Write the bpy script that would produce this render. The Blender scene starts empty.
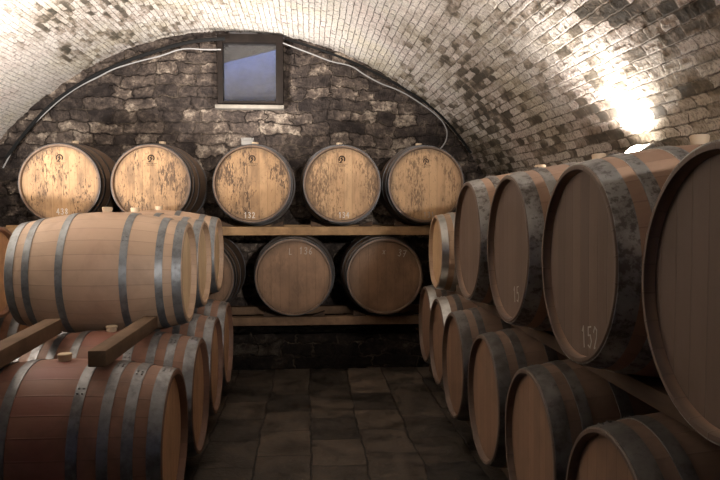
import bpy, bmesh, math, random
from mathutils import Vector, Matrix, noise
random.seed(7)
sc = bpy.context.scene
COL = sc.collection
PI = math.pi
EYE = 1.35

# ------------------------------------------------------------------ nodes
class NT:
    def __init__(self, name):
        self.m = bpy.data.materials.new(name); self.m.use_nodes = True
        self.t = self.m.node_tree; self.t.nodes.clear()
        self.out = self.t.nodes.new('ShaderNodeOutputMaterial')
    def n(self, typ, ins=None, **props):
        nd = self.t.nodes.new(typ)
        for k, v in props.items(): setattr(nd, k, v)
        for k, v in (ins or {}).items(): self.set(nd, k, v)
        return nd
    def set(self, nd, k, v):
        s = nd.inputs[k]
        if isinstance(v, bpy.types.NodeSocket): self.t.links.new(v, s)
        elif isinstance(v, bpy.types.Node): self.t.links.new(v.outputs[0], s)
        else: s.default_value = v
    def math(self, op, a, b=0.0, c=0.0, clamp=False):
        nd = self.n('ShaderNodeMath', {0: a, 1: b, 2: c}, operation=op); nd.use_clamp = clamp
        return nd.outputs[0]
    def mix(self, f, a, b, mode='MIX'):
        nd = self.n('ShaderNodeMix', data_type='RGBA', blend_type=mode)
        self.set(nd, 0, f); self.set(nd, 6, a); self.set(nd, 7, b)
        return nd.outputs[2]
    def ramp(self, f, stops, interp='LINEAR'):
        nd = self.n('ShaderNodeValToRGB', {0: f}); e = nd.color_ramp; e.interpolation = interp
        while len(e.elements) < len(stops): e.elements.new(0.5)
        for i, (p, c) in enumerate(stops):
            e.elements[i].position = p
            e.elements[i].color = (c, c, c, 1) if isinstance(c, (int, float)) else (*c, 1)
        return nd.outputs[0]
    def noise(self, vec, scale, detail=4, rough=.55, dist=0.0):
        nd = self.n('ShaderNodeTexNoise', {'Scale': scale, 'Detail': detail, 'Roughness': rough, 'Distortion': dist})
        self.set(nd, 'Vector', vec)
        return nd.outputs[0]
    def vmul(self, v, s):
        return self.n('ShaderNodeVectorMath', {0: v, 1: s}, operation='MULTIPLY').outputs[0]
    def vadd(self, v, s):
        return self.n('ShaderNodeVectorMath', {0: v, 1: s}, operation='ADD').outputs[0]
    def comb(self, x, y, z):
        return self.n('ShaderNodeCombineXYZ', {0: x, 1: y, 2: z}).outputs[0]
    def sep(self, v):
        return self.n('ShaderNodeSeparateXYZ', {0: v}).outputs
    def bsdf(self, col, rough=.6, metal=0.0, height=None, bstr=.5, bdist=.01, spec=.4):
        b = self.n('ShaderNodeBsdfPrincipled', {'Base Color': col, 'Roughness': rough, 'Metallic': metal, 'Specular IOR Level': spec})
        if height is not None:
            bp = self.n('ShaderNodeBump', {'Height': height, 'Strength': bstr, 'Distance': bdist})
            self.set(b, 'Normal', bp.outputs[0])
        self.t.links.new(b.outputs[0], self.out.inputs[0])
        return b

def c4(r, g, b): return (r, g, b, 1)

def rand_offset(t):
    oi = t.n('ShaderNodeObjectInfo')
    r = oi.outputs['Random']
    return r, t.comb(t.math('MULTIPLY', r, 37.0), t.math('MULTIPLY', r, 91.0), t.math('MULTIPLY', r, 53.0))

def mat_staves(name, ca, cb, stain=None, stain_amt=0.0, count=26, dirt=.35, rough=.55, end=0.0, half=.46):
    t = NT(name)
    uv = t.n('ShaderNodeUVMap').outputs[0]
    u, v, _ = t.sep(uv)
    r, off = rand_offset(t)
    k = t.math('MULTIPLY', u, float(count))
    idx = t.math('FLOOR', k)
    wn = t.n('ShaderNodeTexWhiteNoise', {'Vector': t.comb(idx, t.math('MULTIPLY', r, 50.0), 0.0)}, noise_dimensions='3D').outputs[0]
    fr = t.math('FRACT', k)
    edge = t.math('ABSOLUTE', t.math('SUBTRACT', fr, .5))
    seam = t.ramp(edge, [(.455, 0.0), (.495, 1.0)])
    gv = t.vadd(t.comb(t.math('MULTIPLY', u, 2.2*36), t.math('MULTIPLY', v, 2.2), t.math('MULTIPLY', idx, 3.7)), off)
    grain = t.noise(gv, 2.2, 6, .62)
    big = t.noise(t.vadd(t.comb(t.math('MULTIPLY', u, 3.5), v, idx), off), 2.6, 3, .5)
    col = t.mix(t.math('ADD', t.math('MULTIPLY', wn, .55), t.math('MULTIPLY', grain, .45)), ca, cb)
    if stain:
        m = t.math('ABSOLUTE', v)
        m = t.math('SUBTRACT', 1.0, t.math('MULTIPLY', m, 3.2), clamp=True)
        m = t.math('MULTIPLY', t.math('MULTIPLY', m, t.ramp(big, [(.3, .3), (.65, 1.0)])), stain_amt)
        col = t.mix(m, col, stain)
    geo = t.n('ShaderNodeTexCoord').outputs['Object']
    dn = t.noise(t.vadd(geo, off), 4.0, 6, .68, .4)
    col = t.mix(t.math('MULTIPLY', t.ramp(dn, [(.48, 0.0), (.72, 1.0)]), dirt), col, c4(.05, .035, .025))
    if end > 0:
        e = t.ramp(t.math('ABSOLUTE', v), [(half-.05, 0.0), (half-.02, 1.0)])
        col = t.mix(t.math('MULTIPLY', e, end), col, c4(.085, .06, .048))
    col = t.mix(t.math('MULTIPLY', seam, .25), col, c4(.06, .035, .025))
    hgt = t.math('SUBTRACT', t.math('ADD', t.math('MULTIPLY', grain, .35), t.math('MULTIPLY', wn, .25)), seam)
    t.bsdf(col, rough, 0, hgt, .35, .003)
    return t.m

def mat_head(name, ca, cb, mould=0.0, grime=.3, planks=9, mcol=(.075, .042, .022)):
    t = NT(name)
    co = t.n('ShaderNodeTexCoord').outputs['Object']
    x, y, z = t.sep(co)
    r, off = rand_offset(t)
    k = t.math('MULTIPLY', t.math('ADD', t.math('ADD', y, t.math('MULTIPLY', r, .3)), 1.0), planks/.58)
    idx = t.math('FLOOR', k)
    wn = t.n('ShaderNodeTexWhiteNoise', {'Vector': t.comb(idx, t.math('MULTIPLY', r, 50.0), 0.0)}, noise_dimensions='3D').outputs[0]
    fr = t.math('FRACT', k)
    seam = t.ramp(t.math('ABSOLUTE', t.math('SUBTRACT', fr, .5)), [(.46, 0.0), (.497, 1.0)])
    gv = t.vadd(t.comb(t.math('MULTIPLY', y, 34.0), t.math('MULTIPLY', z, 2.0), t.math('MULTIPLY', idx, 2.3)), off)
    grain = t.noise(gv, 2.4, 6, .62)
    col = t.mix(t.math('ADD', t.math('MULTIPLY', wn, .6), t.math('MULTIPLY', grain, .4)), ca, cb)
    big = t.noise(t.vadd(t.vmul(co, (1, 1, .8)), off), 5.0, 5, .65)
    col = t.mix(t.math('MULTIPLY', t.ramp(big, [(.45, 0.0), (.7, 1.0)]), grime), col, c4(.10, .06, .035))
    if mould > 0:
        area = t.noise(t.vadd(t.vmul(co, (1, 1, .5)), off), 5.5, 4, .6)
        am = t.math('SUBTRACT', area, .5)
        for k_, (fy, fz, am_k, lo, hi) in enumerate(((4.4, 1.15, .75, .575, .66), (9.0, 2.6, .55, .60, .68))):
            sp = t.noise(t.vadd(t.comb(t.math('MULTIPLY', y, fy), t.math('MULTIPLY', z, fz), t.math('MULTIPLY', idx, 1.7+k_)), off), 16.0, 4, .6)
            msk = t.ramp(t.math('ADD', sp, t.math('MULTIPLY', am, am_k)), [(lo-.02, 0.0), (hi-.02, 1.0)])
            col = t.mix(t.math('MULTIPLY', msk, mould), col, c4(*mcol))
        wide = t.noise(t.vadd(t.comb(t.math('MULTIPLY', y, 3.0), t.math('MULTIPLY', z, .7), 4.0), off), 5.0, 4, .6)
        col = t.mix(t.math('MULTIPLY', t.ramp(wide, [(.48, 0.0), (.68, 1.0)]), mould*.75), col, c4(.16, .095, .05))
    # darker ring where the head meets the croze
    rr = t.math('SQRT', t.math('ADD', t.math('MULTIPLY', y, y), t.math('MULTIPLY', z, z)))
    ring = t.math('MULTIPLY', t.ramp(t.math('ADD', rr, t.math('MULTIPLY', big, .04)), [(.275, 0.0), (.315, 1.0)]), .5)
    col = t.mix(ring, col, c4(.08, .05, .03))
    col = t.mix(t.math('MULTIPLY', seam, .42), col, c4(.06, .035, .02))
    hgt = t.math('SUBTRACT', t.math('MULTIPLY', grain, .4), seam)
    t.bsdf(col, .62, 0, hgt, .45, .003)
    return t.m

def mat_hoop(name, ca, cb, rough=.42, metal=.85, spots=.4, spot_col=(.06, .045, .035)):
    t = NT(name)
    co = t.n('ShaderNodeTexCoord').outputs['Object']
    r, off = rand_offset(t)
    v = t.vadd(co, off)
    n1 = t.noise(v, 9.0, 5, .6)
    n2 = t.noise(v, 45.0, 5, .7)
    col = t.mix(t.ramp(n1, [(.35, 0.0), (.65, 1.0)]), ca, cb)
    sp = t.ramp(t.math('ADD', t.math('MULTIPLY', n2, .65), t.math('MULTIPLY', n1, .35)), [(.50, 0.0), (.58, 1.0)])
    spf = t.math('MULTIPLY', sp, spots)
    col = t.mix(spf, col, c4(*spot_col))
    ro = t.math('ADD', t.math('MULTIPLY', n2, .25), rough - .1)
    b = t.bsdf(col, ro, 0.0, n2, .25, .002, .5)
    t.set(b, 'Metallic', t.math('MULTIPLY', t.math('SUBTRACT', 1.0, spf), metal))
    return t.m

def mat_timber(name, ca, cb, axis=0, dirt=.5):
    t = NT(name)
    co = t.n('ShaderNodeTexCoord').outputs['Object']
    sc_ = [22, 22, 22]; sc_[axis] = 1.6
    r, off = rand_offset(t)
    g = t.noise(t.vadd(t.vmul(co, tuple(sc_)), off), 2.0, 6, .6)
    d = t.noise(t.vadd(co, off), 5.0, 5, .65)
    col = t.mix(g, ca, cb)
    col = t.mix(t.math('MULTIPLY', t.ramp(d, [(.42, 0.0), (.68, 1.0)]), dirt), col, c4(.035, .025, .02))
    t.bsdf(col, .8, 0, g, .4, .004, .12)
    return t.m

def mat_plain(name, col, rough=.6, metal=0.0, var=.25):
    t = NT(name)
    co = t.n('ShaderNodeTexCoord').outputs['Object']
    n = t.noise(co, 18.0, 4, .6)
    dark = tuple(c*(1-var) for c in col[:3])
    t.bsdf(t.mix(n, c4(*dark), c4(*col[:3])), rough, metal, n, .2, .002)
    return t.m

def mat_emit(name, col, s):
    t = NT(name)
    e = t.n('ShaderNodeEmission', {'Color': c4(*col), 'Strength': s})
    t.t.links.new(e.outputs[0], t.out.inputs[0])
    return t.m

# --- masonry
def mat_vault():
    t = NT('whitewashed_brick')
    uv = t.n('ShaderNodeUVMap').outputs[0]
    u, v, _ = t.sep(uv)
    w1 = t.n('ShaderNodeTexNoise', {'Vector': uv, 'Scale': 5.0, 'Detail': 3.0}).outputs[1]
    p = t.vadd(uv, t.vmul(t.vadd(w1, (-.5, -.5, -.5)), (.04, .022, 0)))
    w2 = t.n('ShaderNodeTexNoise', {'Vector': uv, 'Scale': 30.0, 'Detail': 2.0}).outputs[1]
    p = t.vadd(p, t.vmul(t.vadd(w2, (-.5, -.5, -.5)), (.016, .011, 0)))
    bt = t.n('ShaderNodeTexBrick', {'Vector': p, 'Color1': c4(0, 0, 0), 'Color2': c4(1, 1, 1), 'Mortar': c4(.5, .5, .5),
             'Scale': 1.0, 'Mortar Size': .0045, 'Mortar Smooth': .6, 'Bias': 0.0, 'Brick Width': .125, 'Row Height': .05})
    bt.offset = .5; bt.squash = 1.35; bt.squash_frequency = 3
    rnd = t.sep(bt.outputs[0])[0]
    mort = bt.outputs[1]
    area = t.noise(t.vmul(uv, (.6, 1.0, 1)), 1.3, 4, .6, .3)
    streak = t.noise(t.vadd(t.vmul(uv, (1.0, 3.4, 1)), (7.3, 2.1, 0)), 2.3, 4, .6)
    fine = t.noise(uv, 55.0, 5, .75)
    med = t.noise(t.vadd(uv, (3, 9, 0)), 14.0, 5, .65)
    vn = t.math('DIVIDE', v, 10.0)
    # how much limewash is left, from the right foot of the vault (0) to the left one (1)
    cover = t.ramp(vn, [(0.0, .37), (.18, .40), (.24, .52), (.29, .84), (.36, .76), (.43, .50), (.56, .47), (.64, .80), (.95, .90)])
    c1 = t.math('SUBTRACT', 1.0, t.math('MULTIPLY', t.math('SUBTRACT', cover, .28), 1.2))
    s = t.math('ADD', t.math('MULTIPLY', t.math('SUBTRACT', area, .5), .9), t.math('MULTIPLY', t.math('SUBTRACT', streak, .5), t.ramp(vn, [(.1, .55), (.3, 1.0)])))
    s = t.math('ADD', s, t.math('MULTIPLY', t.math('SUBTRACT', rnd, .5), t.math('ADD', .10, t.math('MULTIPLY', c1, .38))))
    s = t.math('ADD', s, t.math('MULTIPLY', t.math('SUBTRACT', med, .5), .30))
    s = t.math('ADD', s, cover)
    col = t.ramp(s, [(.14, (.075, .07, .06)), (.26, (.15, .13, .105)), (.33, (.35, .30, .25)), (.45, (.59, .548, .50)), (.75, (.80, .765, .725))])
    tint = t.ramp(t.noise(t.vadd(uv, (11, 5, 0)), 1.5, 3, .6), [(.35, (1.0, .93, .90)), (.5, (1.0, .98, .95)), (.65, (1.0, .96, .84))])
    col = t.mix(1.0, col, tint, 'MULTIPLY')
    col = t.mix(t.math('MULTIPLY', t.ramp(fine, [(.47, 0.0), (.60, 1.0)]), t.math('ADD', .30, t.math('MULTIPLY', c1, .40))), col, c4(.12, .10, .075))
    col = t.mix(t.math('MULTIPLY', mort, t.ramp(med, [(.38, .9), (.62, .2)])), col, c4(.075, .06, .045))
    b = t.bsdf(col, .9, 0, fine, .7, .006, .12)
    h = t.math('MULTIPLY', t.math('SUBTRACT', 1.0, mort), .010)
    h = t.math('ADD', h, t.math('MULTIPLY', rnd, .009))
    h = t.math('ADD', h, t.math('MULTIPLY', med, .016))
    d = t.n('ShaderNodeDisplacement', {'Height': h, 'Midlevel': 0.0, 'Scale': 1.0})
    t.t.links.new(d.outputs[0], t.out.inputs['Displacement'])
    t.m.displacement_method = 'BOTH'
    return t.m

def mat_rubble(name='rubble_stone', dark=1.0):
    t = NT(name)
    uv = t.n('ShaderNodeUVMap').outputs[0]
    w1 = t.n('ShaderNodeTexNoise', {'Vector': uv, 'Scale': 2.6, 'Detail': 5.0}).outputs[1]
    p = t.vadd(uv, t.vmul(t.vadd(w1, (-.5, -.5, -.5)), (.34, .17, 0)))
    w2 = t.n('ShaderNodeTexNoise', {'Vector': uv, 'Scale': 13.0, 'Detail': 4.0}).outputs[1]
    p = t.vadd(p, t.vmul(t.vadd(w2, (-.5, -.5, -.5)), (.11, .085, 0)))
    bt = t.n('ShaderNodeTexBrick', {'Vector': p, 'Color1': c4(0, 0, 0), 'Color2': c4(1, 1, 1), 'Mortar': c4(.5, .5, .5),
             'Scale': 1.0, 'Mortar Size': .011, 'Mortar Smooth': 1.0, 'Bias': 0.0, 'Brick Width': .21, 'Row Height': .115})
    bt.offset = .37; bt.squash = 1.6; bt.squash_frequency = 2
    rnd = t.sep(bt.outputs[0])[0]; mort = bt.outputs[1]
    area = t.noise(uv, 1.8, 5, .65)
    fine = t.noise(uv, 34.0, 6, .75)
    med = t.noise(t.vadd(uv, (4, 2, 0)), 9.0, 6, .72)
    s = t.math('ADD', t.math('MULTIPLY', rnd, .20), t.math('MULTIPLY', area, .55))
    s = t.math('ADD', s, t.math('MULTIPLY', med, .80))
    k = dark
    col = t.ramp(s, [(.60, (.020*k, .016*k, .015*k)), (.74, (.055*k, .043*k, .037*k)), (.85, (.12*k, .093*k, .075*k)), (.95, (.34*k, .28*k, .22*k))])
    col = t.mix(t.ramp(fine, [(.42, 0.0), (.62, .65)]), col, c4(.022, .018, .016))
    lm = t.noise(t.vadd(uv, (8, 1, 0)), 3.0, 4, .6)
    col = t.mix(t.math('MULTIPLY', mort, t.ramp(med, [(.4, .85), (.6, .15)])), col, t.ramp(lm, [(.48, (.02, .016, .014)), (.62, (.17, .135, .10))]))
    b = t.bsdf(col, .9, 0, fine, .8, .01, .12)
    h = t.math('MULTIPLY', t.math('SUBTRACT', 1.0, mort), .018)
    h = t.math('ADD', h, t.math('MULTIPLY', rnd, .018))
    h = t.math('ADD', h, t.math('MULTIPLY', med, .05))
    d = t.n('ShaderNodeDisplacement', {'Height': h, 'Midlevel': 0.0, 'Scale': 1.0})
    t.t.links.new(d.outputs[0], t.out.inputs['Displacement'])
    t.m.displacement_method = 'BOTH'
    return t.m

def mat_floor():
    t = NT('stone_slabs')
    co = t.n('ShaderNodeTexCoord').outputs['Object']
    x, y, z = t.sep(co)
    p0 = t.comb(y, x, 0.0)
    w1 = t.n('ShaderNodeTexNoise', {'Vector': co, 'Scale': 4.0, 'Detail': 3.0}).outputs[1]
    p = t.vadd(p0, t.vmul(t.vadd(w1, (-.5, -.5, -.5)), (.075, .05, 0)))
    bt = t.n('ShaderNodeTexBrick', {'Vector': p, 'Color1': c4(0, 0, 0), 'Color2': c4(1, 1, 1), 'Mortar': c4(.5, .5, .5),
             'Scale': 1.0, 'Mortar Size': .006, 'Mortar Smooth': .4, 'Bias': 0.0, 'Brick Width': .42, 'Row Height': .295})
    bt.offset = .4
    rnd = t.sep(bt.outputs[0])[0]; mort = bt.outputs[1]
    med = t.noise(co, 5.0, 6, .66)
    fine = t.noise(co, 40.0, 6, .7)
    s = t.math('ADD', t.math('MULTIPLY', rnd, .35), t.math('MULTIPLY', med, .8))
    col = t.ramp(s, [(.40, (.012, .010, .008)), (.6, (.042, .033, .025)), (.80, (.12, .092, .068))])
    col = t.mix(t.ramp(fine, [(.58, 0.0), (.70, .6)]), col, c4(.12, .09, .065))
    col = t.mix(mort, col, c4(.008, .006, .005))
    h = t.math('ADD', t.math('MULTIPLY', t.math('SUBTRACT', 1.0, mort), .8), t.math('ADD', t.math('MULTIPLY', med, .9), t.math('MULTIPLY', fine, .25)))
    b = t.bsdf(col, .5, 0, h, .8, .012, .4)
    t.set(b, 'Roughness', t.ramp(med, [(.35, .35), (.65, .75)]))
    return t.m

# ------------------------------------------------------------------ mesh helpers
def obj(name, bm, mat, parent=None, smooth=True, angle=35):
    me = bpy.data.meshes.new(name)
    bm.normal_update(); bm.to_mesh(me); bm.free()
    if smooth:
        for p in me.polygons: p.use_smooth = True
        try: me.set_sharp_from_angle(angle=math.radians(angle))
        except Exception: pass
    me.materials.append(mat)
    o = bpy.data.objects.new(name, me); COL.objects.link(o)
    if parent: o.parent = parent
    return o

def thing(name, label, cat, group=None, loc=(0, 0, 0), rot=(0, 0, 0)):
    o = bpy.data.objects.new(name, None); COL.objects.link(o)
    o.empty_display_size = .1
    o.location = loc; o.rotation_euler = rot
    tag(o, label, cat, group)
    return o

def tag(o, label, cat, group=None):
    o['label'] = label; o['category'] = cat
    if group: o['group'] = group
    return o

def struct(o):
    o['kind'] = 'structure'; return o

def dup(root, name, label, group, loc, rot):
    r = root.copy(); r.name = name; COL.objects.link(r)
    r.location = loc; r.rotation_euler = rot
    r['label'] = label
    if group: r['group'] = group
    for ch in list(root.children):
        c = ch.copy(); COL.objects.link(c); c.parent = r
        for g in ch.children:
            d = g.copy(); COL.objects.link(d); d.parent = c
    return r

def box(bm, cx, cy, cz, sx, sy, sz, bev=0.0, rot=None):
    r = bmesh.ops.create_cube(bm, size=1.0)
    vs = r['verts']
    bmesh.ops.scale(bm, vec=(sx, sy, sz), verts=vs)
    if bev > 0:
        es = list({e for v in vs for e in v.link_edges})
        rr = bmesh.ops.bevel(bm, geom=es, offset=bev, segments=2, affect='EDGES', profile=.6)
        vs = list({v for f in rr['faces'] for v in f.verts} | {v for v in vs if v.is_valid})
    if rot is not None: bmesh.ops.rotate(bm, cent=(0, 0, 0), matrix=rot, verts=vs)
    bmesh.ops.translate(bm, vec=(cx, cy, cz), verts=vs)
    return vs

def lathe(bm, prof, seg=96, closed=False, uvl=None, phase=0.0):
    """prof: (x, r) list; revolves about local X. u = angle / 2pi, v = x in metres"""
    rings = []
    for (x, r) in prof:
        rings.append([bm.verts.new((x, r*math.sin(2*PI*i/seg + phase), -r*math.cos(2*PI*i/seg + phase))) for i in range(seg)])
    n = len(prof)
    for a in range(n if closed else n-1):
        A, B = rings[a], rings[(a+1) % n]
        xa, xb = prof[a][0], prof[(a+1) % n][0]
        for i in range(seg):
            j = (i+1) % seg
            f = bm.faces.new((A[i], B[i], B[j], A[j]))
            if uvl:
                u0, u1 = i/seg, (i+1)/seg
                for l, uvv in zip(f.loops, ((u0, xa), (u0, xb), (u1, xb), (u1, xa))): l[uvl].uv = uvv
    return rings

def disc_bm(x0, x1, r, seg=96):
    bm = bmesh.new()
    rings = lathe(bm, [(x0, r), (x1, r)], seg)
    c0 = bm.verts.new((x0, 0, 0)); c1 = bm.verts.new((x1, 0, 0))
    for i in range(seg):
        j = (i+1) % seg
        bm.faces.new((c0, rings[0][i], rings[0][j])); bm.faces.new((c1, rings[1][j], rings[1][i]))
    bmesh.ops.recalc_face_normals(bm, faces=bm.faces)
    return bm

DIG = {
 '0': [[(.5, 1), (.1, .75), (.05, .3), (.4, 0), (.75, .3), (.75, .75), (.5, 1)]],
 '1': [[(.2, .78), (.45, 1), (.45, 0)]],
 '2': [[(.1, .75), (.35, 1), (.7, .85), (.6, .5), (.1, 0), (.8, .03)]],
 '3': [[(.1, .9), (.5, 1), (.7, .78), (.35, .55), (.75, .35), (.5, 0), (.1, .1)]],
 '4': [[(.55, 0), (.55, 1), (.05, .35), (.8, .35)]],
 '5': [[(.75, 1), (.25, .97), (.2, .58), (.6, .6), (.75, .3), (.45, 0), (.1, .1)]],
 '6': [[(.65, 1), (.2, .6), (.1, .25), (.4, 0), (.72, .25), (.5, .5), (.15, .35)]],
 '7': [[(.1, .95), (.75, 1), (.35, 0)], [(.2, .5), (.62, .52)]],
 '8': [[(.4, .52), (.12, .78), (.42, 1), (.7, .78), (.4, .52), (.1, .22), (.4, 0), (.75, .25), (.4, .52)]],
 'L': [[(.15, 1), (.12, 0), (.7, .05)]],
 'x': [[(.1, .6), (.4, .3), (.7, 0)], [(.1, 0), (.4, .3), (.7, .62)]],
 '.': [[(.3, .0), (.36, .06)]],
 ' ': [],
}
def strokes(bm, pl, x, wid, th=.0012):
    for a, b in zip(pl[:-1], pl[1:]):
        d = Vector((b[0]-a[0], b[1]-a[1]))
        L = d.length
        if L < 1e-6: continue
        ang = math.atan2(d.y, d.x)
        vs = box(bm, 0, 0, 0, th, L + wid*.7, wid)
        m = Matrix.Rotation(ang, 3, 'X')
        bmesh.ops.rotate(bm, cent=(0, 0, 0), matrix=m, verts=vs)
        bmesh.ops.translate(bm, vec=(x, (a[0]+b[0])/2, (a[1]+b[1])/2), verts=vs)

def add_number(root, text, hgt, y0, z0, tilt=0.0, x=None, mat=None, wid=.005, name='chalk_number', lab=None):
    bm = bmesh.new()
    adv = hgt*.62*1.15
    W = adv*len(text)
    ca, sa = math.cos(tilt), math.sin(tilt)
    for i, ch in enumerate(text):
        for pl in DIG[ch]:
            q = []
            for (px, pz) in pl:
                jx = px*hgt*.62 + i*adv - W/2; jz = (pz-.5)*hgt
                q.append((y0 + jx*ca - jz*sa, z0 + jx*sa + jz*ca))
            strokes(bm, q, x, wid)
    o = obj(name, bm, mat, root, smooth=False)
    o['label'] = lab or ('white chalk number ' + text.replace('.', '').strip())
    return o

def add_emblem(root, x, z0, r, mat):
    """small round branded mark with lines of burnt-in lettering under it"""
    bm = bmesh.new()
    pts = [(r*math.cos(a*.35 - .6)*.98, z0 + r*math.sin(a*.35 - .6)) for a in range(13)]
    strokes(bm, pts, x, r*.42)
    strokes(bm, [(r*.1, z0 + r*.5), (-r*.3, z0 + r*.15), (r*.25, z0 - r*.1), (-r*.1, z0 - r*.6), (-r*.6, z0 - r*1.2)], x, r*.42)
    strokes(bm, [(-r*1.0, z0 - r*1.1), (r*.2, z0 - r*1.25)], x, r*.22)
    for k, (w, dz) in enumerate(((1.9, 1.75), (1.5, 2.3))):
        n = int(w*5)
        for j in range(n):
            y = -w*r + 2*w*r*(j+.5)/n
            hh = r*(.32 if j % 3 else .2)
            strokes(bm, [(y, z0-dz*r-hh/2), (y + r*.06, z0-dz*r+hh/2)], x, r*.12)
            if j % 2: strokes(bm, [(y-r*.12, z0-dz*r), (y+r*.14, z0-dz*r)], x, r*.1)
    return obj('burnt_stamp', bm, mat, root, smooth=False)

# ------------------------------------------------------------------ materials
M_white = mat_plain('chalk', (.72, .70, .66), .9)
M_burn = mat_plain('burnt_wood', (.05, .03, .02), .8)
M_bung = mat_plain('pale_bung', (.66, .52, .36), .6)
M_chalkdim = mat_plain('dim_chalk', (.46, .42, .37), .9)

ST_back = mat_staves('oak_staves_dark', c4(.20, .13, .085), c4(.11, .07, .045), dirt=.6)
HD_back = mat_head('oak_head_mottled', c4(.52, .325, .165), c4(.39, .23, .11), mould=.92, grime=.5)
HD_clean = mat_head('oak_head_golden', c4(.61, .395, .21), c4(.49, .295, .15), mould=.6, grime=.22)
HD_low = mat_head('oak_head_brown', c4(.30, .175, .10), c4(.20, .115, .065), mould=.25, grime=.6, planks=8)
HP_back = mat_hoop('blackened_hoop', c4(.085, .082, .082), c4(.035, .033, .032), .40, .75, .3)
ST_left = mat_staves('oak_staves_pale', c4(.49, .34, .235), c4(.37, .25, .165), c4(.36, .20, .145), .3, dirt=.25)
HD_left = mat_head('oak_head_pale', c4(.82, .63, .40), c4(.70, .50, .30), grime=.18)
HP_galv = mat_hoop('galvanised_hoop', c4(.26, .27, .275), c4(.16, .165, .17), .50, .7, .3)
HP_galv2 = mat_hoop('dull_hoop', c4(.25, .25, .255), c4(.13, .13, .135), .42, .85, .35)
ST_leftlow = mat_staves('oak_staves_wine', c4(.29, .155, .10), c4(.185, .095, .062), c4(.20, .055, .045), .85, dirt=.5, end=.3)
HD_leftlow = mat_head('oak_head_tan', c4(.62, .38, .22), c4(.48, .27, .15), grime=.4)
ST_right = mat_staves('oak_staves_russet', c4(.50, .33, .23), c4(.38, .235, .16), c4(.38, .19, .135), .5, dirt=.3, end=.85)
HD_right = mat_head('oak_head_umber', c4(.165, .108, .080), c4(.10, .065, .047), grime=.5)
HP_rust = mat_hoop('weathered_hoop', c4(.46, .45, .43), c4(.24, .225, .21), .46, .7, .8, (.075, .055, .045))
HD_small = mat_head('oak_head_honey', c4(.56, .38, .22), c4(.44, .28, .15), grime=.3)
HP_bright = mat_hoop('bright_hoop', c4(.62, .62, .60), c4(.42, .42, .40), .32, .9, .1)
M_beam_light = mat_timber('sawn_pine', c4(.50, .32, .165), c4(.34, .205, .105), 0, .55)
M_beam_dark = mat_timber('old_timber', c4(.115, .075, .052), c4(.06, .04, .028), 1, .45)
M_beam_mid = mat_timber('stained_timber', c4(.30, .19, .115), c4(.17, .105, .065), 1, .5)

M_beam_left = mat_timber('worn_timber', c4(.20, .13, .085), c4(.12, .078, .05), 1, .5)
# ------------------------------------------------------------------ barrels
def make_barrel(L, rb, rh, hoops, m_st, m_hd, m_hp, label, group, bung=True, bung_mat=None, m_hp2=None, bung_off=0.0, seg=96, ring=.013, dep=.026):
    root = thing('wine_barrel', label, 'barrel', group)
    H = L/2
    def R(x): return rb - (rb-rh)*abs(x/H)**1.85
    bm = bmesh.new(); uvl = bm.loops.layers.uv.new('UVMap')
    prof = [(-H + dep+.012, rh-ring-.007), (-H + .008, rh-ring-.003), (-H, rh-ring), (-H, rh-.003), (-H+.003, R(-H+.003))]
    N = 28
    for i in range(1, N): prof.append((-H + L*i/N, R(-H + L*i/N)))
    prof += [(H-.003, R(H-.003)), (H, rh-.003), (H, rh-ring), (H-.008, rh-ring-.003), (H-dep-.012, rh-ring-.007)]
    lathe(bm, prof, seg, False, uvl)
    obj('staves', bm, m_st, root, angle=30)
    for s in (1, -1):
        a, b = s*(H-dep-.018), s*(H-dep)
        o = obj('barrel_head', disc_bm(min(a, b), max(a, b), rh-ring-.005, seg), m_hd, root, angle=30)
    for k, (x0, w) in enumerate(hoops):
        for s in (1, -1):
            bm = bmesh.new()
            xa, xb = s*x0 - w/2, s*x0 + w/2
            t0 = .0035
            n = 4
            outer = [(xa + w*i/n, R(xa + w*i/n) + t0) for i in range(n+1)]
            prof = [(xa, R(xa)-.002)] + outer + [(xb, R(xb)-.002)]
            lathe(bm, prof, seg)
            # riveted lap joint
            ang = random.uniform(-.6, .6) + PI + (.5 if s > 0 else -.4)
            for q in (-.035, .035):
                for e in (-.22, .22):
                    xx = s*x0 + e*w
                    A = ang + q
                    rr = R(xx) + t0
                    cen = Vector((xx, rr*math.sin(A), -rr*math.cos(A)))
                    ret = bmesh.ops.create_icosphere(bm, subdivisions=1, radius=.0055)
                    bmesh.ops.translate(bm, vec=cen, verts=ret['verts'])
            bmesh.ops.recalc_face_normals(bm, faces=bm.faces)
            obj('hoop', bm, (m_hp2 if (m_hp2 and k == 0) else m_hp), root, angle=30)
    if bung:
        bm = bmesh.new()
        ret = bmesh.ops.create_cone(bm, cap_ends=True, segments=28, radius1=.024, radius2=.030, depth=.036)
        bmesh.ops.translate(bm, vec=(bung_off, 0, rb + .010), verts=ret['verts'])
        es = [e for e in bm.edges if all(v.co.z > rb + .02 for v in e.verts)]
        bmesh.ops.bevel(bm, geom=es, offset=.003, segments=2, affect='EDGES')
        obj('bung', bm, bung_mat or M_bung, root, angle=40)
    return root

def place(o, loc, rz, roll=0.0, yaw=0.0):
    o.location = loc; o.rotation_euler = (roll, 0, rz + yaw)

RB = -PI/2      # head looks to the camera (-Y)
RL = 0.0        # head looks to +X
RR = PI         # head looks to -X

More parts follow.
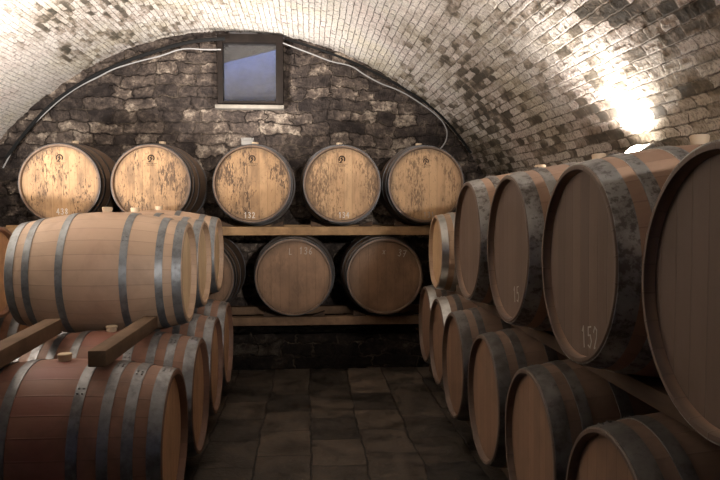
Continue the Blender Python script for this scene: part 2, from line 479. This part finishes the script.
# ---- back rack
LB = .94
hoopsB = [(.445, .045), (.365, .036), (.20, .036)]
labB = [
 'mottled golden barrel on the top back shelf chalked 438, leftmost of the five',
 'barrel on the top back shelf with shiny black hoops, second from the left',
 'heavily mould-streaked barrel on the top back shelf chalked 132, below the window',
 'clean golden barrel on the top back shelf chalked 134, with round stamp',
 'barrel on the top back shelf farthest right, reddish streaks down its head']
xsB = [-1.995, -1.27, -.475, .262, .965]
b0 = make_barrel(LB, .35, .312, hoopsB, ST_back, HD_back, HP_back, labB[0], 'barrels on the top shelf of the back rack', m_hp2=HP_back)
b4 = make_barrel(LB, .35, .312, hoopsB, ST_back, HD_clean, HP_back, labB[3], 'barrels on the top shelf of the back rack', m_hp2=HP_back)
ZT = 1.545
numB = ['438', '36', '132', '134', '131']
for i, x in enumerate(xsB):
    rz = RB + [.03, .0, .02, .0, -.02][i]
    loc = (x, 5.72 + LB/2, ZT)
    if i == 0: o = b0; place(o, loc, rz, .02)
    elif i == 3: o = b4; place(o, loc, rz, 0)
    else: o = dup(b4 if i == 4 else b0, 'wine_barrel', labB[i], None, loc, (0, 0, rz))
backtop = None
def top_marks():
    objs = [o for o in bpy.data.objects if o.type == 'EMPTY' and o.get('group') == 'barrels on the top shelf of the back rack']
    objs.sort(key=lambda o: o.location.x)
    xm = LB/2 - .0255
    for i, o in enumerate(objs):
        add_number(o, numB[i], .045, [0.01, .05, -.02, .02, .03][i], [-.222, -.225, -.252, -.252, -.25][i], 0, xm, M_white if i in (0, 2, 3) else M_chalkdim, .0055)
        if i != 4: add_emblem(o, xm, .205, .024, M_burn)
        else: add_emblem(o, xm, .19, .02, M_burn)
top_marks()

labBL = [
 'barrel on the lower back shelf beside the left stack, head half hidden',
 'brown-headed barrel on the lower back shelf chalked 136, in the middle of the shelf',
 'reddish brown barrel on the lower back shelf chalked 37, nearest the right stack']
hoopsBL = [(.445, .045), (.365, .036), (.20, .036)]
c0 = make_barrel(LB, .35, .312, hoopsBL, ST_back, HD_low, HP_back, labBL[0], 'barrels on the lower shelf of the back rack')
ZBL = .785
xsL = [-.93, -.135, .615]
for i, x in enumerate(xsL):
    loc = (x, 5.72 + LB/2, ZBL)
    if i == 0: place(c0, loc, RB)
    else: o = dup(c0, 'wine_barrel', labBL[i], None, loc, (0, 0, RB))
    if i: add_number(o, ['', '136', '37'][i], .055, .105 if i == 1 else .15, .215 if i == 1 else .19, -.2 if i == 2 else -.05, LB/2-.0255, M_chalkdim, .0055)
    if i: add_number(o, ['', 'L', 'x'][i], .05, -.02 if i == 1 else .0, .21, -.05, LB/2-.0255, M_chalkdim, .0045, 'chalk_letter', 'faint chalk letter')

# ---- left stack, upper row (pale)
LLn = .90
hoopsLU = [(.422, .046), (.335, .038), (.160, .038)]
labLU = [
 'pale oak barrel with grey hoops on top of the left stack, nearest the camera',
 'pale oak barrel on top of the left stack, behind the nearest upper one',
 'pale oak barrel on top of the left stack, closest to the back rack',
 'orange-brown barrel at the photo left edge, beyond the pale upper barrel',
 'barrel in the far left column, behind the one at the photo edge']
gLU = 'upper barrels of the left stack'
d0 = make_barrel(LLn, .340, .276, hoopsLU, ST_left, HD_left, HP_galv, labLU[0], gLU, ring=.020, dep=.032)
XLU = -.675
ZLU = .988
place(d0, (XLU-LLn/2, 3.985, ZLU), RL, -.02, .012)
dup(d0, 'wine_barrel', labLU[1], None, (XLU-LLn/2-.015, 4.68, ZLU-.003), (.02, 0, -.01))
dup(d0, 'wine_barrel', labLU[2], None, (XLU-LLn/2-.012, 5.375, ZLU+.008), (-.03, 0, .005))

# ---- left stack, lower row (wine-stained)
hoopsLL = [(.420, .052), (.325, .042), (.238, .040), (.130, .040)]
labLL = [
 'wine-stained barrel on the floor at the lower left corner, closest to the camera',
 'lower left barrel with grey head hoop, second from the camera',
 'lower left barrel, third from the camera, under the pale upper barrels',
 'lower left barrel on the floor, farthest from the camera beside the back plinth']
gLL = 'lower barrels of the left stack'
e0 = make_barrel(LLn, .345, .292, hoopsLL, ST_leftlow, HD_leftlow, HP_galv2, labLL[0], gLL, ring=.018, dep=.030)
XLL = -.565
YL = [2.955, 3.655, 4.355, 5.055]
place(e0, (XLL-LLn/2, YL[0], .375), RL, 0)
for i in (1, 2, 3):
    dup(e0, 'wine_barrel', labLL[i], None, (XLL-LLn/2-[0, 0, .01, .02][i], YL[i], .375), (.03*i, 0, 0))
# far column on the left
f0 = dup(e0, 'wine_barrel', labLU[3], gLU, (-2.0-LLn/2, 4.70, .932), (0, 0, 0))
dup(e0, 'wine_barrel', 'low barrel of the far left column, under the orange-brown edge barrel, nearer the camera', gLL, (-1.98-LLn/2, 4.295, .352), (.05, 0, 0))
dup(e0, 'wine_barrel', 'low barrel of the far left column, under the orange-brown edge barrel, nearer the back rack', gLL, (-1.98-LLn/2, 5.105, .352), (.02, 0, 0))

# ---- right stack, upper row
LR = .89
hoopsRU = [(.412, .056), (.325, .038), (.19, .044)]
labRU = [
 'huge barrel on the upper right stack cut by the right photo edge',
 'upper right barrel chalked 152 low on its dark head',
 'upper right barrel chalked 15, between the 152 barrel and the farthest big one',
 'upper right barrel farthest from the camera, its hoops caught by the lamplight']
gRU = 'upper barrels of the right stack'
g0 = make_barrel(LR, .364, .298, hoopsRU, ST_right, HD_right, HP_rust, labRU[0], gRU, seg=128, bung_off=.05)
XRU = .80
ZRU = 1.182
YR = [1.34, 2.075, 2.82, 3.555]
place(g0, (XRU+LR/2, YR[0], ZRU), RR, 0)
for i in (1, 2, 3):
    o = dup(g0, 'wine_barrel', labRU[i], None, (XRU+LR/2, YR[i], ZRU), (.02*i, 0, RR))
    if i == 1: add_number(o, '152', .062, .07, -.215, .12, LR/2-.0255, M_chalkdim, .0045)
    if i == 2: add_number(o, '15', .06, .07, -.18, .1, LR/2-.0255, M_chalkdim, .0045)

# ---- right stack, lower row
labRL = [
 'lower right barrel in the bottom right corner of the photo, nearest the camera',
 'lower right barrel second from the camera, below the 152 barrel',
 'lower right barrel third from the camera with the whole tan head in view',
 'dark-hooped lower right barrel fourth from the camera',
 'lower right barrel with bright head hoop, second from the back rack',
 'lower right barrel with bright head hoop, closest to the back rack']
gRL = 'lower barrels of the right stack'
HP_dim = mat_hoop('dark_weathered_hoop', c4(.17, .16, .15), c4(.08, .072, .065), .5, .6, .6, (.05, .035, .028))
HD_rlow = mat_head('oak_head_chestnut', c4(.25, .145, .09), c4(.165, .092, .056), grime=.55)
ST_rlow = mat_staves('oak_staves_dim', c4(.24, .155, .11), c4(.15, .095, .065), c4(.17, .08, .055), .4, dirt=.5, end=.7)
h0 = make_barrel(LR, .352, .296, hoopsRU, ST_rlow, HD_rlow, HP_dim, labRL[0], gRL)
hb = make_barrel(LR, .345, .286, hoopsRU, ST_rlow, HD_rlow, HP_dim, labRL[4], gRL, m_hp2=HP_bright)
YRL = [1.80, 2.51, 3.215, 3.92, 4.63, 5.33]
ZRL = .452
XRL = [.79, .80, .805, .805, .845, .88]
for i, y in enumerate(YRL):
    loc = (XRL[i]+LR/2, y, ZRL)
    if i == 0: place(h0, loc, RR)
    elif i == 4: place(hb, loc, RR)
    else: dup(hb if i == 5 else h0, 'wine_barrel', labRL[i], None, loc, (.03*i, 0, RR))
# small cask on the far end of the right stack
hs = make_barrel(.78, .305, .258, [(.362, .045), (.28, .034), (.15, .034)], ST_left, HD_small, HP_bright,
     'small bright-hooped cask on the far end of the right stack', None, seg=80)
place(hs, (.895+.39, 4.98, 1.035), RR)

# ------------------------------------------------------------------ timbers
def timber(name, label, cat, size, loc, mat, group=None, rot=(0, 0, 0), bev=.006, cuts=24):
    bm = bmesh.new()
    box(bm, 0, 0, 0, *size, bev=bev)
    ax = max(range(3), key=lambda a: size[a])
    for v in bm.verts:
        pass
    o = obj(name, bm, mat, angle=50)
    o.location = loc; o.rotation_euler = rot
    tag(o, label, cat, group)
    return o

qB = .235   # how far the rails sit from the middle of the barrels
yF, yK = 5.72 + LB/2 - qB - .10, 5.72 + LB/2 + qB + .05
rq = .335
XW0, XW1 = -2.75, 1.62
timber('shelf_beam', 'pale sawn beam under the upper back row, front of the rack', 'beam', (3.95, .10, .072), (-.72, yF, 1.5*(0) + ZBL + .340 + .036), M_beam_light, 'beams of the back rack')
timber('shelf_beam', 'pale sawn beam under the upper back row, at the wall side', 'beam', (3.95, .10, .072), (-.72, yK, ZBL + .340 + .036), M_beam_light, 'beams of the back rack')
timber('shelf_beam', 'brown beam on the plinth under the lower back row, front one', 'beam', (3.0, .10, .07), (-.25, yF, .375 + .035), M_beam_mid, 'beams of the back rack')
timber('shelf_beam', 'brown beam on the plinth under the lower back row, rear one', 'beam', (3.0, .10, .07), (-.25, yK, .375 + .035), M_beam_mid, 'beams of the back rack')

timber('stacking_beam', 'square timber with sawn end lying on the two nearest lower left barrels, aisle side', 'beam',
       (.072, .90, .066), (-.835, 3.25, .756), M_beam_left, 'timbers on the left stack', (0.0, 0, -.01))
timber('stacking_beam', 'square timber on the lower left barrels at the photo left edge', 'beam',
       (.080, .86, .072), (-1.265, 3.165, .759), M_beam_left, 'timbers on the left stack', (0.0, 0, .05))
for sd, xx in (('aisle side', -.80), ('wall side', -1.26)):
    timber('floor_batten', 'flat batten on the floor under the lower left barrels, ' + sd, 'beam', (.09, 2.9, .04), (xx, 4.0, .0205), M_beam_dark, 'battens under the left stack')
timber('stacking_beam', 'long dark rail between the lower and upper right barrels, aisle side', 'beam',
       (.10, 3.9, .055), (XRU + .20, 2.55, .452 + .343 + .0275), M_beam_dark, 'rails of the right stack')
timber('stacking_beam', 'long dark rail between the lower and upper right barrels, wall side', 'beam',
       (.10, 3.9, .055), (XRU + LR - .20, 2.55, .452 + .343 + .0275), M_beam_dark, 'rails of the right stack')
timber('floor_rail', 'dark rail on the floor under the lower right barrels, aisle side', 'beam',
       (.10, 4.55, .108), (XRU + .23, 3.42, .054), M_beam_dark, 'floor rails of the right stack')
timber('floor_rail', 'dark rail on the floor under the lower right barrels, wall side', 'beam',
       (.10, 4.55, .108), (XRU + LR - .18, 3.42, .054), M_beam_dark, 'floor rails of the right stack')

def wedge(label, loc, size, rz, mat, group):
    bm = bmesh.new()
    l, w, h = size
    vs = [bm.verts.new(p) for p in ((0, -w/2, 0), (l, -w/2, 0), (l, -w/2, h), (0, w/2, 0), (l, w/2, 0), (l, w/2, h), (0, -w/2, h*.12), (0, w/2, h*.12))]
    for f in ((0, 1, 2, 6), (3, 7, 5, 4), (0, 3, 4, 1), (1, 4, 5, 2), (2, 5, 7, 6), (0, 6, 7, 3)):
        bm.faces.new([vs[i] for i in f])
    bmesh.ops.recalc_face_normals(bm, faces=bm.faces)
    bmesh.ops.bevel(bm, geom=list(bm.edges), offset=.003, segments=1, affect='EDGES')
    o = obj('wooden_wedge', bm, mat, smooth=False)
    o.location = loc; o.rotation_euler = (0, 0, rz)
    tag(o, label, 'wedge', group)
    return o
nm = ['the 438 barrel', 'the second top barrel', 'the 132 barrel', 'the 134 barrel', 'the rightmost top barrel']
for i, x in enumerate(xsB):
    zt = ZBL + .340 + .072
    for s, sd in ((1, 'right'), (-1, 'left')):
        wedge('dark wooden wedge against the %s side of %s on the back shelf' % (sd, nm[i]), (x + s*.145, yF, zt + .0005), (.11, .05, .045), 0 if s > 0 else PI, M_beam_dark, 'wedges on the upper shelf')
nl = ['the half hidden lower barrel', 'the 136 barrel', 'the lower barrel chalked 37']
for i, x in enumerate(xsL):
    for s, sd in ((1, 'right'), (-1, 'left')):
        wedge('dark wooden wedge against the %s side of %s' % (sd, nl[i]), (x + s*.145, yF, .4455), (.11, .05, .045), 0 if s > 0 else PI, M_beam_dark, 'wedges on the lower shelf')

# ------------------------------------------------------------------ room shell
CX, CZ, RV = -.72, EYE-1.16, 2.86
YB, Y0 = 6.92, -3.2
def courses(v):     # the courses get thinner from the right foot of the vault to the left one
    n, x = 0.0, 0.0
    while x < v:
        d = min(.05, v-x); k = min(1, max(0, (x-1.8)/4.2)); n += d/(.060*(1-k) + .038*k); x += d
    return n*.05
def grid_mesh(name, us, vs, fn, mat, skip=None, flip=False, vmap=None):
    bm = bmesh.new(); uvl = bm.loops.layers.uv.new('UVMap')
    V = [[bm.verts.new(fn(u, v)) for v in vs] for u in us]
    vm = [vmap(v) for v in vs] if vmap else vs
    for i in range(len(us)-1):
        for j in range(len(vs)-1):
            if skip and skip((us[i]+us[i+1])/2, (vs[j]+vs[j+1])/2): continue
            q = [(i, j), (i+1, j), (i+1, j+1), (i, j+1)]
            if flip: q = q[::-1]
            f = bm.faces.new([V[a][b] for a, b in q])
            for l, (a, b) in zip(f.loops, q): l[uvl].uv = (us[a], vm[b])
    return obj(name, bm, mat, smooth=True, angle=180)

def steps(a, b, d):
    n = max(1, int(round((b-a)/d))); return [a + (b-a)*i/n for i in range(n+1)]
M_vault = mat_vault()
us = steps(Y0, 1.4, .12)[:-1] + steps(1.4, YB+.064, .016) + [YB+.12, YB+.2]
arc = PI*RV
vs = steps(0, arc, .020)
def vault(u, v):
    a = v/RV
    wob = .02*noise.noise(Vector((u*.7, v*.7, 3.1)))
    r = RV + wob
    return (CX + r*math.cos(a), u, CZ + r*math.sin(a))
ceil = grid_mesh('ceiling', us, vs, vault, M_vault, flip=False, vmap=courses)
struct(ceil)
M_rub = mat_rubble('rubble_stone', 1.35)
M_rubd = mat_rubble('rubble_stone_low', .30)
def flatwall(name, us, vs, fn, mat, skip=None, flip=False):
    return struct(grid_mesh(name, us, vs, fn, mat, skip, flip))
flatwall('wall_right', steps(Y0, YB, .1), steps(0, CZ+.02, .05), lambda u, v: (CX+RV+.002, u, v), M_vault, flip=False)
flatwall('wall_left', steps(Y0, YB, .1), steps(0, CZ+.02, .05), lambda u, v: (CX-RV-.002, u, v), M_vault, flip=True)
# window hole in the back wall
WX0, WX1, WZ0, WZ1 = -.875, -.275, 2.345, 2.985
flatwall('wall_back', steps(CX-RV-.12, CX+RV+.12, .016), steps(0, CZ+RV+.14, .016), lambda u, v: (u, YB, v), M_rub,
         skip=lambda u, v: WX0-.0 < u < WX1+.0 and WZ0 < v < WZ1, flip=True)
flatwall('wall_front', steps(CX-RV-.05, CX+RV+.05, .3), steps(0, CZ+RV+.06, .3), lambda u, v: (u, Y0, v), M_rub, flip=False)
bm = bmesh.new(); box(bm, CX, (Y0+YB)/2, -.05, 2*RV+.2, YB-Y0+.2, .1)
struct(obj('floor', bm, mat_floor(), smooth=False))
# plinth along the back wall that carries the rack
PY = 5.80
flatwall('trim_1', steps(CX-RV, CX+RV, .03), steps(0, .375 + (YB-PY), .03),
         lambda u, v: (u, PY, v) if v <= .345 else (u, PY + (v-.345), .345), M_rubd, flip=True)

# ------------------------------------------------------------------ window
M_frame = mat_timber('window_wood', c4(.015, .011, .009), c4(.009, .007, .006), 2, .4)
W = bpy.data.objects.new('window_1', None); COL.objects.link(W); struct(W)
W.location = ((WX0+WX1)/2, YB-.01, WZ0)
ww, wh = WX1-WX0, WZ1-WZ0
bm = bmesh.new()
fw = .05
for (cx, cz, sx, sz) in ((-ww/2+fw/2-.005, wh/2, fw, wh+.03), (ww/2-fw/2+.012, wh/2, fw+.02, wh+.03)):
    box(bm, cx, 0.0, cz, sx, .12, sz, .004)
for (cx, cz, sx, sz) in ((.005, wh-.005, ww+.03, fw+.03), (0, .018, ww, fw*.7)):
    box(bm, cx, 0.0, cz, sx, .11, sz, .004)
obj('window_frame', bm, M_frame, W)
t = NT('window_glass')
lw = t.n('ShaderNodeLayerWeight', {'Blend': .35})
gl = t.n('ShaderNodeBsdfGlossy', {'Color': c4(.8, .85, .9), 'Roughness': .12})
tr = t.n('ShaderNodeBsdfTransparent', {'Color': c4(.80, .82, .85)})
df = t.n('ShaderNodeBsdfDiffuse', {'Color': c4(.30, .28, .27)})
dust = t.noise(t.n('ShaderNodeTexCoord').outputs['Object'], 14.0, 6, .7)
m1 = t.n('ShaderNodeMixShader', {0: t.math('ADD', t.math('MULTIPLY', lw.outputs[0], .4), .05), 1: tr.outputs[0], 2: gl.outputs[0]})
m2 = t.n('ShaderNodeMixShader', {0: t.ramp(dust, [(.35, .015), (.75, .12)]), 1: m1.outputs[0], 2: df.outputs[0]})
t.t.links.new(m2.outputs[0], t.out.inputs[0])
bm = bmesh.new(); box(bm, 0, .02, wh/2, ww-.08, .006, wh-.06)
obj('pane', bm, t.m, W, smooth=False)
bm = bmesh.new(); box(bm, 0.0, -.03, -.022, ww+.06, .12, .035, .006)
obj('window_sill', bm, mat_plain('limewashed_sill', (.24, .215, .18), .9, 0, .6), W)
# light shaft behind the pane, open to the sky
t = NT('shaft_plaster_light_fade')
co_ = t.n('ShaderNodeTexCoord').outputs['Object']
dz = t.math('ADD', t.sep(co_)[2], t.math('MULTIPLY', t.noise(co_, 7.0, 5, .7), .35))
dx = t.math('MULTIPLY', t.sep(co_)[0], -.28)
t.bsdf(t.mix(t.ramp(t.math('SUBTRACT', t.math('ADD', dz, dx), 2.30), [(.50, 1.0), (.90, 0.0)]), c4(.17, .16, .16), c4(.05, .038, .03)), .95)  # skylight fading down the shaft, painted into the plaster as brown
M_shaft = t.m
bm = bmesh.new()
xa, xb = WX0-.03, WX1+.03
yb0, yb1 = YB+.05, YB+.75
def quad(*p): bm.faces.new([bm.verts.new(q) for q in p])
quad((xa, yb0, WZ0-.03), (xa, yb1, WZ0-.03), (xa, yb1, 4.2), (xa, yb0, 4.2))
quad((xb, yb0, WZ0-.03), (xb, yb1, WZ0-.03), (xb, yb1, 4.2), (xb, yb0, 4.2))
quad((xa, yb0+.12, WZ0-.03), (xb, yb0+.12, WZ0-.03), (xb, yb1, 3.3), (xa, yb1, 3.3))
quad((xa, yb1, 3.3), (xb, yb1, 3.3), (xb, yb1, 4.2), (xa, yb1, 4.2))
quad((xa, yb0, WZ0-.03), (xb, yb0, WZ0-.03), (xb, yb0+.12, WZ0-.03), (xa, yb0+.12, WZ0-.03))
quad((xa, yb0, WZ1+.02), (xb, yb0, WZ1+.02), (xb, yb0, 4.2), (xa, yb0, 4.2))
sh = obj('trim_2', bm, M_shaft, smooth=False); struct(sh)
bm = bmesh.new()
box(bm, 0, 0, 0, .95, .03, .34, .004)  # added tilted board, makes the slanted shadow edge above the blue band
o = obj('trim_3', bm, mat_plain('shade_edge_board', (.06, .042, .032), .9), smooth=False); struct(o)
o.location = ((WX0+WX1)/2-.02, YB+.16, WZ1+.045); o.rotation_euler = (.0, -.26, 0)

# ------------------------------------------------------------------ cables along the vault
def cable(name, label, pts, r, mat, group=None):
    cu = bpy.data.curves.new(name, 'CURVE'); cu.dimensions = '3D'; cu.bevel_depth = r; cu.bevel_resolution = 3; cu.resolution_u = 6
    sp = cu.splines.new('BEZIER'); sp.bezier_points.add(len(pts)-1)
    for b, p in zip(sp.bezier_points, pts):
        b.co = p; b.handle_left_type = b.handle_right_type = 'AUTO'
    o = bpy.data.objects.new('tmp', cu); COL.objects.link(o)
    dg = bpy.context.evaluated_depsgraph_get()
    me = bpy.data.meshes.new_from_object(o.evaluated_get(dg))
    bpy.data.objects.remove(o)
    for p in me.polygons: p.use_smooth = True
    me.materials.clear(); me.materials.append(mat)
    m = bpy.data.objects.new(name, me); COL.objects.link(m)
    tag(m, label, 'cable', group)
    return m
yc = YB-.125
def px(x, y, Y=yc):   # a point of the back wall from its bearing
    f = 700; yaw = math.atan2(50, f); pit = math.atan2(32, f/math.cos(yaw))
    fwv = Vector((math.sin(yaw)*math.cos(pit), math.cos(yaw)*math.cos(pit), -math.sin(pit)))
    rt = Vector((math.cos(yaw), -math.sin(yaw), 0)); up = rt.cross(fwv)
    d = fwv + rt*((x-360)/f) + up*((240-y)/f)
    k = Y/d.y
    return (d.x*k, Y, EYE + d.z*k)
M_grey = mat_plain('grey_cable', (.34, .335, .33), .5)
M_black = mat_plain('black_cable', (.006, .006, .006), .95)
cable('power_cable', 'light grey cable clipped along the arch, left of the window',
      [px(*p) for p in ((3, 168), (18, 142), (40, 118), (72, 91), (100, 76), (114, 69), (126, 65), (140, 61), (160, 56), (183, 49), (205, 49.5), (221, 49.5))], .0065, M_grey)
cable('power_cable', 'light grey cable running down the arch, right of the window',
      [px(*p) for p in ((283, 43), (296, 48), (312, 54), (330, 61), (353, 67), (362, 73), (380, 83), (400, 91), (420, 103), (436, 115), (444, 124), (447, 135), (442, 147), (438, 150))], .006, M_grey)
cable('power_cable', 'thin black cable hugging the left haunch of the arch',
      [px(*p) for p in ((6, 158), (25, 133), (50, 106), (80, 84), (115, 66), (150, 53), (190, 42), (225, 38.5))], .017, M_black)
cable('power_cable', 'thin black cable hugging the right haunch of the arch',
      [px(p[0]+1, p[1]-3, yc+.03) for p in ((285, 42), (320, 53), (360, 69), (400, 90), (430, 110), (453, 133), (470, 156))], .012, M_black)

# ------------------------------------------------------------------ lamps
M_lens = mat_emit('lamp_glow', (1.0, .90, .76), 40.0)
M_case = mat_plain('lamp_casing', (.35, .34, .32), .5)
def floodlight(label, loc, aim, power, lens=True, size=.14, group='uplighters', spread=None, col=(1.0, .93, .875)):
    t_ = thing('floodlight', label, 'lamp', group, loc)
    d = Vector(aim).normalized()
    t_.rotation_euler = d.to_track_quat('Z', 'Y').to_euler()
    bm = bmesh.new()
    box(bm, 0, 0, -.035, size+.03, size+.0, .05, .008)
    for s in (-1, 1):
        box(bm, s*(size/2+.012), 0, -.005, .012, size, .02, .003); box(bm, 0, s*(size/2-.003), -.005, size, .012, .02, .003)
    for k in range(5): box(bm, -size/2 + size*(k+.5)/5, 0, -.066, .006, size*.8, .016, .001)
    obj('lamp_casing', bm, M_case, t_)
    bm = bmesh.new(); box(bm, 0, 0, -.006, size-.01, size-.03, .004)
    bmesh.ops.create_uvsphere(bm, u_segments=20, v_segments=10, radius=size*.36, matrix=Matrix.Diagonal((1, 1, .55, 1)))
    obj('lamp_lens', bm, M_lens, t_)
    L = bpy.data.lights.new('lamp_light', 'AREA'); L.energy = power; L.color = col
    if spread: L.spread = math.radians(spread)
    L.shape = 'RECTANGLE'; L.size = size; L.size_y = size-.02
    lo = bpy.data.objects.new('lamp_light', L); COL.objects.link(lo)
    lo.parent = t_; lo.location = (0, 0, .045); lo.rotation_euler = (PI, 0, 0)
    return t_
lp = Vector(px(634, 152, 3.50))
floodlight('small uplighter glowing on top of the right stack beside the vault', lp, (-.62, .0, 1.0), 23, spread=155)
floodlight('uplighter on the left side of the vault, outside the photo', (-2.50, 3.55, 1.05), (.16, .50, 1.0), 155, spread=130)
floodlight('floodlight behind the camera aimed at the back rack', (1.15, -2.8, 2.05), (-.20, 1.0, .10), 33, spread=40)
floodlight('small uplighter lying on top of the 132 barrel below the window', (-.55, 6.32, 1.545+.412), (0, .30, 1.0), 20, size=.075)

# ------------------------------------------------------------------ world, camera
w = bpy.data.worlds.new('World'); sc.world = w; w.use_nodes = True
bg = w.node_tree.nodes['Background']; bg.inputs[0].default_value = (.18, .34, 1.0, 1); bg.inputs[1].default_value = 55.0
cam = bpy.data.cameras.new('camera'); co = bpy.data.objects.new('camera', cam); COL.objects.link(co)
cam.sensor_width = 36; cam.lens = 36*700/720; cam.clip_start = .02
yaw = math.atan2(50, 700); pit = math.atan2(32, 700/math.cos(yaw))
co.location = (0, 0, EYE); co.rotation_euler = (PI/2 - pit, 0, -yaw)
sc.camera = co
vsx = sc.view_settings
vsx.view_transform = 'Standard'; vsx.look = 'None'; vsx.gamma = 1; vsx.use_curve_mapping = False
vsx.exposure = 0.0
sc.cycles.max_bounces = 8; sc.cycles.diffuse_bounces = 5; sc.cycles.use_denoising = True
sc.cycles.caustics_reflective = False; sc.cycles.caustics_refractive = False
